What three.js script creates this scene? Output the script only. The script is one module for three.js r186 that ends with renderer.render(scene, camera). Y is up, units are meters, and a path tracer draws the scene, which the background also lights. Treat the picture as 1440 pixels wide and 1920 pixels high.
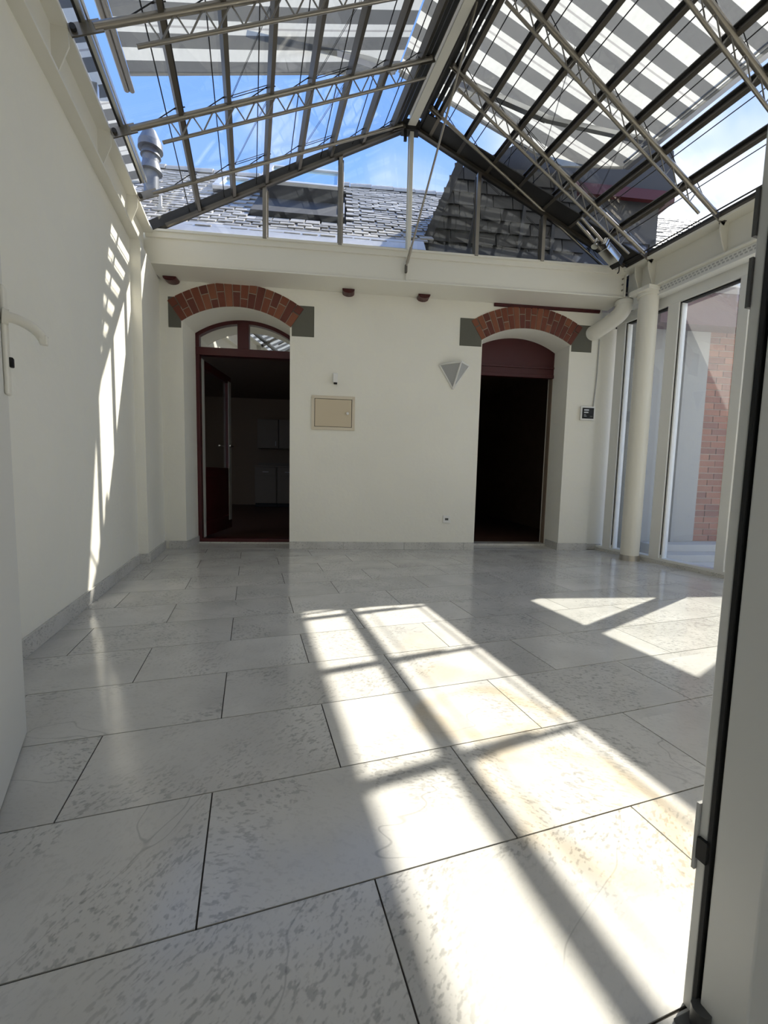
import * as THREE from 'three';
import { mergeGeometries } from 'three/addons/utils/BufferGeometryUtils.js';
import { RoundedBoxGeometry } from 'three/addons/geometries/RoundedBoxGeometry.js';

// ---------------------------------------------------------------- camera, sky, sun, exposure
const scene = new THREE.Scene();
const rad = Math.PI / 180;
const camera = new THREE.PerspectiveCamera(2 * Math.atan(960 / 780.26) / rad, 0.75, 0.02, 400);
{
  const yaw = 17.784 * rad, pitch = -5.062 * rad, roll = 1.3324 * rad;
  const f = new THREE.Vector3(Math.sin(yaw) * Math.cos(pitch), Math.sin(pitch), -Math.cos(yaw) * Math.cos(pitch));
  const r = new THREE.Vector3(Math.cos(yaw), 0, Math.sin(yaw)), u = new THREE.Vector3().crossVectors(r, f);
  const r2 = r.clone().multiplyScalar(Math.cos(roll)).addScaledVector(u, Math.sin(roll));
  const u2 = u.clone().multiplyScalar(Math.cos(roll)).addScaledVector(r, -Math.sin(roll));
  camera.position.set(0, 0.7286, 0);
  camera.quaternion.setFromRotationMatrix(new THREE.Matrix4().makeBasis(r2, u2, f.negate()));
  scene.add(camera);
}
const renderer = new THREE.WebGLRenderer({ antialias: true });
renderer.toneMapping = THREE.LinearToneMapping;
renderer.toneMappingExposure = 1.9;
renderer.shadowMap.enabled = true;
renderer.shadowMap.type = THREE.PCFSoftShadowMap;

function rng(seed) { let a = seed >>> 0; return () => { a = (a + 0x6D2B79F5) >>> 0; let t = a; t = Math.imul(t ^ (t >>> 15), t | 1); t ^= t + Math.imul(t ^ (t >>> 7), t | 61); return ((t ^ (t >>> 14)) >>> 0) / 4294967296; }; }
const rand = rng(7);
function h2(x, y, s) { let h = Math.imul(x, 374761393) + Math.imul(y, 668265263) + Math.imul(s, 1442695041) | 0; h = Math.imul(h ^ (h >>> 13), 1274126177); return ((h ^ (h >>> 16)) >>> 0) / 4294967296; }
function vn(x, y, s) { const i = Math.floor(x), j = Math.floor(y); let u = x - i, v = y - j; u = u * u * (3 - 2 * u); v = v * v * (3 - 2 * v); const a = h2(i, j, s), b = h2(i + 1, j, s), c = h2(i, j + 1, s), d = h2(i + 1, j + 1, s); return a + (b - a) * u + (c - a + (a - b - c + d) * u) * v; }
function fbm(x, y, s, o = 4) { let t = 0, a = 0.5, n = 0; for (let i = 0; i < o; i++) { t += a * vn(x, y, s + i); n += a; x = x * 2.03 + 11.7; y = y * 2.03 + 5.3; a *= 0.5; } return t / n; }
const ss = (a, b, x) => { const t = Math.min(1, Math.max(0, (x - a) / (b - a))); return t * t * (3 - 2 * t); };
const mixf = (a, b, t) => a + (b - a) * t;
const toS = (c) => Math.round(255 * Math.min(1, Math.max(0, c <= 0.0031308 ? 12.92 * c : 1.055 * Math.pow(c, 1 / 2.4) - 0.055)));

{ // blue sky with fair-weather cloud, the same all round
  const W = 1536, H = 768, d = new Float32Array(W * H * 4);
  for (let j = 0; j < H; j++) {
    const up = ((j + 0.5) / H - 0.5) * Math.PI, y = Math.sin(up), e = Math.max(0, y);
    for (let i = 0; i < W; i++) {
      const a = ((i + 0.5) / W - 0.5) * 2 * Math.PI, x = Math.cos(a) * Math.cos(up), z = Math.sin(a) * Math.cos(up);
      const h = Math.pow(1 - e, 3);
      let c = [mixf(0.134, 0.54, h), mixf(0.285, 0.69, h), mixf(0.70, 0.85, h)];
      if (y > 0.02) {
        const k = 1 / (y + 0.18), px = x * k * 1.5 + 3.1, pz = z * k * 1.5 + 7.4;
        const wx = px + 0.7 * (fbm(px * 1.3, pz * 1.3, 91, 3) - 0.5), wz = pz + 0.7 * (fbm(px * 1.3 + 9, pz * 1.3, 92, 3) - 0.5);
        const n = fbm(wx, wz, 21, 6), big = fbm(px * 0.42 + 2.2, pz * 0.42 + 1.4, 51, 2);
        const m = ss(0.545, 0.70, n * 0.62 + big * 0.53) * ss(0.02, 0.12, y) * (1 - 0.75 * ss(0.5, 0.72, y));
        const lit = 0.72 + 0.38 * fbm(wx * 2.6, wz * 2.6, 33, 4);
        c = [mixf(c[0], 0.80 * lit, m), mixf(c[1], 0.82 * lit, m), mixf(c[2], 0.86 * lit, m)];
      }
      const o = (j * W + i) * 4; d[o] = c[0]; d[o + 1] = c[1]; d[o + 2] = c[2]; d[o + 3] = 1;
    }
  }
  const t = new THREE.DataTexture(d, W, H, THREE.RGBAFormat, THREE.FloatType);
  t.mapping = THREE.EquirectangularReflectionMapping; t.magFilter = THREE.LinearFilter; t.minFilter = THREE.LinearFilter; t.colorSpace = THREE.LinearSRGBColorSpace; t.needsUpdate = true;
  scene.background = t; scene.environment = t;
}
const SUN = new THREE.Vector3(0.865, 1, -0.30);
const sun = new THREE.DirectionalLight(new THREE.Color().setRGB(1, 0.945, 0.85), 5.2);
sun.name = 'sun';
sun.position.copy(SUN).multiplyScalar(12).add(new THREE.Vector3(1, 0, -2.5)); sun.target.position.set(1, 0, -2.5);
sun.castShadow = true; sun.shadow.radius = 1.0; sun.shadow.mapSize.set(4096, 4096);
Object.assign(sun.shadow.camera, { left: -7, right: 7, top: 7, bottom: -7, near: 1, far: 40 });
scene.add(sun, sun.target);

// ---------------------------------------------------------------- textures
function tex(W, H, fn, srgb = true) {
  const d = new Uint8Array(W * H * 4);
  for (let j = 0; j < H; j++) for (let i = 0; i < W; i++) {
    const c = fn(i, j, W, H), o = (j * W + i) * 4;
    if (typeof c === 'number') { const v = srgb ? toS(c) : Math.round(255 * Math.min(1, Math.max(0, c))); d[o] = d[o + 1] = d[o + 2] = v; }
    else for (let k = 0; k < 3; k++) d[o + k] = srgb ? toS(c[k]) : Math.round(255 * Math.min(1, Math.max(0, c[k])));
    d[o + 3] = 255;
  }
  const t = new THREE.DataTexture(d, W, H, THREE.RGBAFormat); t.wrapS = t.wrapT = THREE.RepeatWrapping; t.magFilter = THREE.LinearFilter; t.minFilter = THREE.LinearMipmapLinearFilter; t.generateMipmaps = true;
  if (srgb) t.colorSpace = THREE.SRGBColorSpace; t.needsUpdate = true; return t;
}
function per(t, w, h = w) { t.repeat.set(1 / w, 1 / h); return t; }
// tiling noise
function tn(u, v, f, s) { const w = (n) => ((n % f) + f) % f; const x = u * f, y = v * f, i = Math.floor(x), j = Math.floor(y); let a = x - i, b = y - j; a = a * a * (3 - 2 * a); b = b * b * (3 - 2 * b); const p = h2(w(i), w(j), s), q = h2(w(i + 1), w(j), s), r = h2(w(i), w(j + 1), s), t = h2(w(i + 1), w(j + 1), s); return p + (q - p) * a + (r - p + (p - q - r + t) * a) * b; }
const tf = (u, v, f, s, o = 4) => { let t = 0, a = 0.5, n = 0; for (let i = 0; i < o; i++) { t += a * tn(u, v, f << i, s + i); n += a; a *= 0.5; } return t / n; };

const plasterBump = per(tex(512, 512, (i, j) => tf(i / 512, j / 512, 24, 3, 4), false), 0.6);
const plasterTone = per(tex(512, 512, (i, j) => { const n = tf(i / 512, j / 512, 4, 8, 5); const k = 0.95 + 0.07 * n; return [0.90 * k, 0.875 * k, 0.775 * k]; }), 1.7);

// marble: flecks and veins; each tile of the floor has its own piece of stone
const TILE_W = 0.6, TILE_D = 0.3, ROW_Z = -0.66, JOINT_X = -0.087;
function tileAt(x, z) { const r = Math.floor((ROW_Z - z) / TILE_D); const off = (((r % 2) + 2) % 2) ? 0.297 : 0; const c = Math.floor((x - JOINT_X - off) / TILE_W); return [r, c]; }
function marble(x, z, r, c) {
  const k = Math.floor(h2(r + 50, c + 50, 5) * 4), ox = h2(r + 50, c + 50, 1) * 40, oz = h2(r + 50, c + 50, 2) * 40, a = (0.35 + 0.9 * h2(r + 50, c + 50, 3)) * (k & 1 ? 1 : 0.6);
  let u = x + ox, v = z + oz; if (k & 2) u = -u;
  const ca = Math.cos(a), sa = Math.sin(a), p = u * ca - v * sa, q = u * sa + v * ca;
  const cloud = fbm(u * 6, v * 6, 61, 3), wob = vn(p * 9, q * 9, 64) - 0.5;
  const patch = ss(0.36, 0.64, fbm(u * 5 + 7, v * 5, 71, 2));
  const fl = fbm(p * 95 + wob * 3, q * 185 + wob * 4, 66, 3), fl2 = vn(p * 190, q * 330, 68);
  const fleck = ss(0.56, 0.72, fl) * (0.18 + 0.82 * patch) * 0.62 + ss(0.72, 0.95, fl2) * 0.30 * (0.3 + 0.7 * patch);
  const vn1 = 1 - Math.abs(2 * fbm(p * 0.9 + wob * 0.05, q * 2.6 + wob * 0.1, 81, 5) - 1), vein = ss(0.9945, 0.9995, vn1) * ss(0.5, 0.62, vn(u * 2.4, v * 2.4, 83)) * 0.5;
  const tone = 0.94 + 0.10 * h2(r + 50, c + 50, 9);
  const g = tone * (0.62 + 0.20 * (cloud - 0.5)) * (1 - 0.48 * fleck) * (1 - 0.55 * vein);
  return [g, g * 0.978, g * 0.915];
}
// glare tones of the sun patches painted into the stone colour, warm and grey: [x, z, radius x, radius z, turn, ring?, strength, grey?]
const GLARE_TONES = [];
function glareTones(x, z, c) {
  for (const [sx, sz, rx, rz, ring, k, grey] of GLARE_TONES) {
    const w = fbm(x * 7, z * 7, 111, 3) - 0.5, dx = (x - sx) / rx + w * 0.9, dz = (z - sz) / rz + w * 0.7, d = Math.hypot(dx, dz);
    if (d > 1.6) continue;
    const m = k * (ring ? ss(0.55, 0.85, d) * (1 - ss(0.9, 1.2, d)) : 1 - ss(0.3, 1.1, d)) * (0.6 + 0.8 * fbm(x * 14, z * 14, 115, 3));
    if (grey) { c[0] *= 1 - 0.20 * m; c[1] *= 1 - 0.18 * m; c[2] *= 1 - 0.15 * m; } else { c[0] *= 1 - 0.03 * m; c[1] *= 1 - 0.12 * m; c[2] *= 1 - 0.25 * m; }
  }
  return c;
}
GLARE_TONES.push([0.72, -1.62, 0.17, 0.16, 0, 0.55, 0], [0.66, -1.36, 0.13, 0.1, 0, 0.75, 0], [0.80, -1.22, 0.12, 0.2, 0, 0.5, 1], [0.66, -1.75, 0.15, 0.12, 0, 0.55, 1], [0.80, -1.72, 0.08, 0.1, 0, 0.5, 1],
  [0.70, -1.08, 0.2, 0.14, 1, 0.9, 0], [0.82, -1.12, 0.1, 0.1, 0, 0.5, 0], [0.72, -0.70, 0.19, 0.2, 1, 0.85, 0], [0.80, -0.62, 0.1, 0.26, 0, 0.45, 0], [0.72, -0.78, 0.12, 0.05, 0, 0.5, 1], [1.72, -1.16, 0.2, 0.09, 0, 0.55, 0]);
function floorTex(W, H, x0, x1, z0, z1) {
  const t = tex(W, H, (i, j) => { const x = x0 + (i + 0.5) / W * (x1 - x0), z = z0 + (j + 0.5) / H * (z1 - z0); return glareTones(x, z, marble(x, z, ...tileAt(x, z))); });
  t.repeat.set(1 / (x1 - x0), 1 / (z1 - z0)); t.offset.set(-x0 / (x1 - x0), -z0 / (z1 - z0)); return t;
}
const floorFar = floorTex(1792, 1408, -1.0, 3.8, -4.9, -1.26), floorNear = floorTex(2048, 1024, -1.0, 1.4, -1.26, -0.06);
const skirtTex = per(tex(1024, 512, (i, j) => marble(i / 1024 * 1.2 + 3, j / 512 * 0.6, 3, 1 + (i >> 9))), 1.2, 0.6);

// ---------------------------------------------------------------- materials
const col = (r, g, b) => new THREE.Color().setRGB(r, g, b);
const std = (c, o = {}) => new THREE.MeshStandardMaterial({ color: c, roughness: 0.6, ...o });
const phy = (c, o = {}) => new THREE.MeshPhysicalMaterial({ color: c, roughness: 0.6, ...o });
const M = {
  plaster: std(0xffffff, { map: plasterTone, roughness: 0.9, bumpMap: plasterBump, bumpScale: 0.0012 }),
  renderGrey: std(col(0.34, 0.34, 0.325), { roughness: 0.9, bumpMap: plasterBump, bumpScale: 0.001 }),
  plasterGrey: std(col(0.47, 0.47, 0.45), { roughness: 0.9, bumpMap: plasterBump, bumpScale: 0.001 }),
  steelWhite: std(col(0.82, 0.795, 0.70), { roughness: 0.42 }),
  frameWhite: std(col(0.78, 0.775, 0.73), { roughness: 0.35 }),
  doorWhite: std(col(0.70, 0.70, 0.66), { roughness: 0.4 }),
  tileFar: phy(0xffffff, { map: floorFar, roughness: 0.13 }),
  tileNear: phy(0xffffff, { map: floorNear, roughness: 0.15 }),
  grout: std(col(0.045, 0.038, 0.032), { roughness: 0.95 }),
  skirt: phy(0xffffff, { map: skirtTex, roughness: 0.22 }),
  barBronze: std(col(0.135, 0.12, 0.10), { roughness: 0.38, metalness: 0.75 }),
  barDark: std(col(0.018, 0.017, 0.016), { roughness: 0.5 }),
  tube: std(col(0.31, 0.285, 0.245), { roughness: 0.3, metalness: 0.8 }),
  chrome: std(col(0.62, 0.62, 0.60), { roughness: 0.16, metalness: 1 }),
  alu: std(col(0.55, 0.55, 0.54), { roughness: 0.3, metalness: 0.9 }),
  glass: phy(col(0.97, 0.985, 0.98), { transmission: 1, thickness: 0, roughness: 0.0, ior: 1.5 }),
  glassRoof: phy(col(0.985, 0.99, 0.985), { transmission: 1, thickness: 0, roughness: 0.0, ior: 1.45 }),
  dust: phy(col(0.80, 0.79, 0.78), { transparent: true, opacity: 0.10, roughness: 1, transmission: 0.6, thickness: 0, specularIntensity: 0 }),
  fanGlass: phy(col(0.9, 0.93, 0.93), { transmission: 1, thickness: 0, roughness: 0.01, ior: 12 }),
  red: std(col(0.060, 0.006, 0.008), { roughness: 0.35 }),
  redBoard: std(col(0.060, 0.006, 0.008), { roughness: 0.45 }),
  impost: std(col(0.125, 0.123, 0.098), { roughness: 0.9, bumpMap: plasterBump, bumpScale: 0.001 }),
  mortar: std(col(0.42, 0.36, 0.29), { roughness: 0.95 }),
  rubber: std(col(0.008, 0.008, 0.008), { roughness: 0.7 }),
  plate: std(col(0.105, 0.105, 0.10), { roughness: 0.45, metalness: 0.5 }),
  cream: std(col(0.66, 0.56, 0.40), { roughness: 0.5 }),
  creamFrame: std(col(0.72, 0.64, 0.50), { roughness: 0.5 }),
  plastic: std(col(0.84, 0.83, 0.79), { roughness: 0.4 }),
  screen: std(col(0.02, 0.021, 0.023), { roughness: 0.18 }),
  print: std(col(0.62, 0.64, 0.66), { roughness: 0.5 }),
  frosted: phy(col(0.42, 0.425, 0.42), { roughness: 0.35 }),
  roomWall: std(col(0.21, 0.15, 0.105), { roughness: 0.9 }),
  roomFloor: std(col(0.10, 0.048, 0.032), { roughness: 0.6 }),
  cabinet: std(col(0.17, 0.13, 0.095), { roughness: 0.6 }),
  lead: std(col(0.58, 0.58, 0.58), { roughness: 0.35, metalness: 0.2 }),
  leadDark: std(col(0.048, 0.05, 0.056), { roughness: 0.8 }),
  fluePaint: std(col(0.15, 0.16, 0.18), { roughness: 0.42, metalness: 0.35 }),
  stone: std(col(0.50, 0.49, 0.46), { roughness: 0.85 }),
  paving: std(col(0.62, 0.585, 0.52), { roughness: 0.9 }),
  skylight: phy(col(0.25, 0.42, 0.5), { roughness: 0.05, metalness: 0.3 }),
  skyBlueGlass: phy(col(0.03, 0.05, 0.11), { roughness: 0.06 }),  // blue of the sky painted into the window glass colour
  stainlessBase: std(col(0.5, 0.47, 0.42), { roughness: 0.3, metalness: 0.8 }),
};
const slateMats = [0.26, 0.34, 0.42, 0.50].map((g, i) => std(col(g, g * 0.985, g * 0.96), { roughness: 0.46 + 0.04 * i, bumpMap: per(tex(128, 128, (a, b) => tf(a / 128, b / 128, 6, 40 + i, 4), false), 0.25), bumpScale: 0.004 }));
const slateDark = [0.026, 0.036, 0.048].map((g, i) => std(col(g, g, g * 1.04), { roughness: 0.5 }));
const brickMats = [[0.27, 0.105, 0.060], [0.23, 0.085, 0.050], [0.19, 0.070, 0.046], [0.31, 0.130, 0.078]].map((c, i) => std(col(...c), { roughness: 0.9, bumpMap: per(tex(64, 64, (a, b) => tf(a / 64, b / 64, 8, 20 + i, 3), false), 0.12), bumpScale: 0.002 }));
const archMats = [[0.17, 0.050, 0.030], [0.20, 0.062, 0.034], [0.135, 0.040, 0.028], [0.235, 0.085, 0.046]].map((c) => std(col(...c), { roughness: 0.9, bumpMap: plasterBump, bumpScale: 0.002 }));

// ---------------------------------------------------------------- helpers
function boxUV(g) {
  const p = g.attributes.position, n = g.attributes.normal, uv = new Float32Array(p.count * 2);
  for (let i = 0; i < p.count; i++) {
    const ax = Math.abs(n.getX(i)), ay = Math.abs(n.getY(i)), az = Math.abs(n.getZ(i));
    if (ay >= ax && ay >= az) { uv[2 * i] = p.getX(i); uv[2 * i + 1] = p.getZ(i); } else if (ax >= az) { uv[2 * i] = p.getZ(i); uv[2 * i + 1] = p.getY(i); } else { uv[2 * i] = p.getX(i); uv[2 * i + 1] = p.getY(i); }
  }
  g.setAttribute('uv', new THREE.BufferAttribute(uv, 2)); return g;
}
const clean = (g) => { let a = g.index ? g.toNonIndexed() : g; for (const k of Object.keys(a.attributes)) if (!['position', 'normal', 'uv'].includes(k)) a.deleteAttribute(k); if (!a.attributes.normal) a.computeVertexNormals(); return boxUV(a); };
const used = {};
function nm(name) { if (name in used) { used[name]++; return name + '_' + String(used[name]).padStart(3, '0'); } used[name] = 0; return name; }
function mesh(name, geos, mat, parent) {
  const list = (Array.isArray(geos) ? geos : [geos]).map(clean);
  const g = list.length > 1 ? mergeGeometries(list) : list[0];
  const m = new THREE.Mesh(g, mat); m.name = parent ? name : nm(name); m.castShadow = m.receiveShadow = true; (parent || scene).add(m); return m;
}
function put(o, label, category, group, kind) { if (label) o.userData.label = label; if (category) o.userData.category = category; if (group) o.userData.group = group; if (kind) o.userData.kind = kind; return o; }
function thing(name, label, category, pos = [0, 0, 0], ry = 0, group, kind) { const g = new THREE.Group(); g.name = nm(name); g.position.set(...pos); g.rotation.y = ry; scene.add(g); return put(g, label, category, group, kind); }
function part(name, parent) { const g = new THREE.Group(); g.name = name; parent.add(g); return g; }
const V = (x, y, z) => new THREE.Vector3(x, y, z);
const bx = (x0, x1, y0, y1, z0, z1) => new THREE.BoxGeometry(x1 - x0, y1 - y0, z1 - z0).translate((x0 + x1) / 2, (y0 + y1) / 2, (z0 + z1) / 2);
const rbx = (x0, x1, y0, y1, z0, z1, r = 0.003, s = 2) => new RoundedBoxGeometry(x1 - x0, y1 - y0, z1 - z0, s, r).translate((x0 + x1) / 2, (y0 + y1) / 2, (z0 + z1) / 2);
function bar(a, b, w, h, up = V(0, 1, 0)) { // box section bar from a to b
  const d = b.clone().sub(a), L = d.length(); d.normalize(); const s = new THREE.Vector3().crossVectors(d, up).normalize(), u = new THREE.Vector3().crossVectors(s, d);
  return new THREE.BoxGeometry(w, h, L).applyMatrix4(new THREE.Matrix4().makeBasis(s, u, d.clone().negate()).setPosition(a.clone().add(b).multiplyScalar(0.5)));
}
function tube(a, b, r, n = 10, r2 = r) {
  const d = b.clone().sub(a), L = d.length(); const g = new THREE.CylinderGeometry(r2, r, L, n); const q = new THREE.Quaternion().setFromUnitVectors(V(0, 1, 0), d.normalize());
  return g.applyQuaternion(q).translate((a.x + b.x) / 2, (a.y + b.y) / 2, (a.z + b.z) / 2);
}
function sweep(pts, r, n = 10, seg = 32) { return new THREE.TubeGeometry(new THREE.CatmullRomCurve3(pts), seg, r, n, false); }
function prism(poly, z0, z1) { const s = new THREE.Shape(poly.map(([x, y]) => new THREE.Vector2(x, y))); return new THREE.ExtrudeGeometry(s, { depth: z1 - z0, bevelEnabled: false, curveSegments: 24 }).translate(0, 0, z0); }
// convex floor polygon (x, z) with a thickness in y
function slab(poly, y0, y1) { const s = new THREE.Shape(poly.map(([x, z]) => new THREE.Vector2(x, -z))); return new THREE.ExtrudeGeometry(s, { depth: y1 - y0, bevelEnabled: false }).rotateX(-Math.PI / 2).translate(0, y0, 0); }
function clip(poly, a, b, c) { // keep a x + b z <= c
  const out = []; for (let i = 0; i < poly.length; i++) { const p = poly[i], q = poly[(i + 1) % poly.length], dp = a * p[0] + b * p[1] - c, dq = a * q[0] + b * q[1] - c; if (dp <= 0) out.push(p); if (dp * dq < 0) { const t = dp / (dp - dq); out.push([p[0] + (q[0] - p[0]) * t, p[1] + (q[1] - p[1]) * t]); } } return out;
}
const area = (p) => Math.abs(p.reduce((s, a, i) => { const b = p[(i + 1) % p.length]; return s + a[0] * b[1] - a[1] * b[0]; }, 0)) / 2;

// the far wall stands askew: (s along it, y up, off towards the room)
const WA = -11.6015 * rad, WZ = -4.11365, TX = Math.cos(WA), TZ = -Math.sin(WA), NX = Math.sin(WA), NZ = Math.cos(WA);
const wpos = (s, y, off) => [s * TX + off * NX, y, WZ + s * TZ + off * NZ];
const WV = (s, y, off) => V(...wpos(s, y, off));
const wthing = (name, label, cat, s = 0, y = 0, off = 0, group, kind) => thing(name, label, cat, wpos(s, y, off), WA, group, kind);
const gableZ = (x) => WZ + 0.3 / NZ + x * (TZ / TX);   // z of the gable plane (off 0.3)
const wallZ = (x, off = 0) => WZ + off / NZ + x * (TZ / TX);

// ---------------------------------------------------------------- floor
const XL = -0.833, XR = 3.56, ZN = -0.15;
{
  const f = thing('floor', 'grey veined polished marble tile floor with thin dark joints', 'floor', [0, 0, 0], 0, null, 'structure');
  const room = (p) => { p = clip(p, -1, 0, -(XL - 0.02)); p = clip(p, 1, 0, XR); p = clip(p, 0, 1, ZN); return clip(p, TZ / TX, -1, -(WZ - 0.02)); };
  mesh('grout_bed', slab(room([[-2, -6], [5, -6], [5, 0], [-2, 0]]), -0.08, -0.0025), M.grout, f);
  const g = 0.0016;
  for (let r = -2; r < 15; r++) {
    const z1 = ROW_Z - r * TILE_D, z0 = z1 - TILE_D, off = (((r % 2) + 2) % 2) ? 0.297 : 0;
    for (let c = -3; c < 8; c++) {
      const x0 = JOINT_X + off + c * TILE_W, poly = room([[x0 + g, z0 + g], [x0 + TILE_W - g, z0 + g], [x0 + TILE_W - g, z1 - g], [x0 + g, z1 - g]]);
      if (poly.length < 3 || area(poly) < 0.0006) continue;
      mesh('tile', slab(poly, -0.0025, 0), z1 > -1.2 && x0 + TILE_W < 1.45 ? M.tileNear : M.tileFar, f);
    }
  }
}

// ---------------------------------------------------------------- walls
{ // left wall with the stepped pilaster near the far end
  const w = thing('wall_left', 'tall plain white plaster wall with a shallow pilaster step', 'wall', [0, 0, 0], 0, null, 'structure');
  mesh('plaster', slab([[-1.1, -4.9], [XL, -4.9], [XL, -0.2], [-1.1, -0.2]], -0.1, 2.40), M.plaster, w);
  mesh('pilaster', slab([[XL - 0.01, -4.6], [-0.765, -4.6], [-0.765, -3.615], [XL - 0.01, -3.615]], 0, 2.40), M.plaster, w);
  mesh('upstand', slab([[-1.1, -4.9], [-0.835, -4.9], [-0.835, -0.2], [-1.1, -0.2]], 2.40, 2.60), M.steelWhite, w);
  const b = thing('baseboard_left', 'grey marble skirting along the plain white wall', 'skirting', [0, 0, 0], 0, null, 'structure');
  for (let z = -3.6; z < -0.4; z += 0.6) mesh('skirting_tile', rbx(XL, XL + 0.012, 0, 0.077, z + 0.001, Math.min(z + 0.599, -0.36), 0.002), M.skirt, b);
  mesh('skirting_tile', rbx(XL, -0.753, 0, 0.077, -3.615, -3.603, 0.002), M.skirt, b);
  mesh('skirting_tile', rbx(-0.765, -0.753, 0, 0.077, wallZ(-0.76) + 0.012, -3.616, 0.002), M.skirt, b);
}
const DL = { s0: -0.588, s1: 0.356, spring: 2.062, crown: 2.209 }, DR = { s0: 2.180, s1: 3.073, spring: 2.052, crown: 2.181 };
function arc(d) { const w = (d.s1 - d.s0) / 2, h = d.crown - d.spring, R = (w * w + h * h) / (2 * h), cs = (d.s0 + d.s1) / 2, cy = d.crown - R; return { R, cs, cy, a: Math.asin(w / R) }; }
function openPath(d, PathType = THREE.Path) {
  const c = arc(d), p = new PathType(); p.moveTo(d.s0, 0); p.lineTo(d.s1, 0); p.lineTo(d.s1, d.spring); p.absarc(c.cs, c.cy, c.R, Math.PI / 2 - c.a, Math.PI / 2 + c.a, false); p.lineTo(d.s0, 0); return p;
}
{
  const w = wthing('wall_back', 'white plaster wall with two brick-arched doorways', 'wall', 0, 0, 0, null, 'structure');
  const s = new THREE.Shape(); // outline runs down into the two openings, so that they are open at the floor
  s.moveTo(-0.9, 0);
  for (const d of [DL, DR]) { const c = arc(d); s.lineTo(d.s0, 0); s.lineTo(d.s0, d.spring); s.absarc(c.cs, c.cy, c.R, Math.PI / 2 + c.a, Math.PI / 2 - c.a, true); s.lineTo(d.s1, 0); }
  s.lineTo(3.384, 0); s.lineTo(3.384, 2.5); s.lineTo(-0.9, 2.5); s.lineTo(-0.9, 0);
  mesh('plaster', new THREE.ExtrudeGeometry(s, { depth: 0.40, bevelEnabled: false, curveSegments: 40 }).translate(0, 0, -0.40), M.plaster, w);
  mesh('plaster', bx(3.384, 3.75, 0, 2.4, -0.40, -0.05), M.plaster, w);
  for (const [d, k] of [[DL, 0.33], [DR, 0.27]]) mesh('door_slab', bx(d.s0 - 0.02, d.s1 + 0.02, -0.06, 0.001, -k - 0.12, 0.0), M.skirt, w);
  // brick arches
  for (const [d, n, seed] of [[DL, 17, 3], [DR, 19, 9]]) {
    const c = arc(d), R0 = c.R + 0.002, R1 = c.R + 0.205, a = c.a + 0.012, rr = rng(seed), ring = part('brick_arch', w);
    ring.userData.label = 'red brick segmental arch with pale mortar';
    const wedge = (a0, a1, r0, r1, z) => { const P = []; for (let k = 0; k <= 3; k++) { const t = a0 + (a1 - a0) * k / 3; P.push([c.cs + r0 * Math.sin(t), c.cy + r0 * Math.cos(t)]); } for (let k = 3; k >= 0; k--) { const t = a0 + (a1 - a0) * k / 3; P.push([c.cs + r1 * Math.sin(t), c.cy + r1 * Math.cos(t)]); } return prism(P, -0.02, z); };
    for (let k = 0; k < 8; k++) mesh('mortar', wedge(-a + 2 * a * k / 8, -a + 2 * a * (k + 1) / 8, R0, R1, 0.003), M.mortar, ring);
    for (let k = 0; k < n; k++) {
      const a0 = -a + 2 * a * k / n + 0.0045, a1 = -a + 2 * a * (k + 1) / n - 0.0045, cut = R0 + (R1 - R0) * (k % 2 ? 0.36 : 0.64), g = 0.005;
      for (const [p, q] of k % 4 === 3 ? [[R0, R1]] : [[R0, cut - g], [cut + g, R1]]) mesh('brick', wedge(a0, a1, p, q, 0.007 + 0.004 * rr()), archMats[Math.floor(rr() * 4)], ring);
    }
  }
  for (const [x0, x1, y0, y1] of [[-0.708, -0.60, 2.0, 2.262], [0.372, 0.575, 1.984, 2.257], [1.955, 2.172, 1.986, 2.243], [3.09, 3.30, 1.99, 2.247]]) { const m = mesh('impost_block', rbx(x0, x1, y0, y1, -0.02, 0.004, 0.002), M.impost, w); m.userData.label = 'dark grey painted impost block beside the arch'; }
  const b = wthing('baseboard_back', 'grey marble skirting along the wall with the arched doorways', 'skirting', 0, 0, 0, null, 'structure');
  for (const [p, q] of [[-0.74, DL.s0], [DL.s1, 0.87], [0.87, 1.47], [1.47, 2.07], [2.07, DR.s0], [DR.s1, 3.384]]) mesh('skirting_tile', rbx(p + 0.001, q - 0.001, 0, 0.074, 0, 0.012, 0.002), M.skirt, b);
  mesh('skirting_tile', rbx(DL.s0 - 0.001, DL.s0 + 0.011, 0, 0.074, -0.33, 0.01, 0.002), M.skirt, b);
  mesh('skirting_tile', rbx(DR.s1 - 0.011, DR.s1 + 0.001, 0, 0.074, -0.26, 0.01, 0.002), M.skirt, b);
  mesh('skirting_tile', rbx(3.384, 3.57, 0, 0.06, -0.05, -0.038, 0.002), M.skirt, b);
}

// ---------------------------------------------------------------- steel beams
{ // beam along the askew wall
  const b = wthing('steel_beam', 'deep white painted steel beam carrying the gable glazing', 'beam', 1.3, 2.40, 0);
  mesh('web', bx(-2.10, 2.10, 0.01, 0.24, 0.262, 0.285), M.steelWhite, b);
  mesh('bottom_flange', rbx(-2.06, 2.14, 0, 0.014, 0.002, 0.30, 0.003), M.steelWhite, b);
  mesh('top_flange', rbx(-2.06, 2.14, 0.205, 0.252, 0.16, 0.302, 0.003), M.steelWhite, b);
  mesh('stiffener', bx(0.075, 0.083, 0.014, 0.205, 0.285, 0.30), M.steelWhite, b);
  mesh('end_plate', bx(2.10, 2.112, 0.0, 0.25, 0.285, 0.303), M.steelWhite, b);
  for (const y of [0.07, 0.12, 0.17]) mesh('bolt', tube(V(2.085, y, 0.285), V(2.085, y, 0.297), 0.007, 6), M.tube, b);
}
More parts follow.
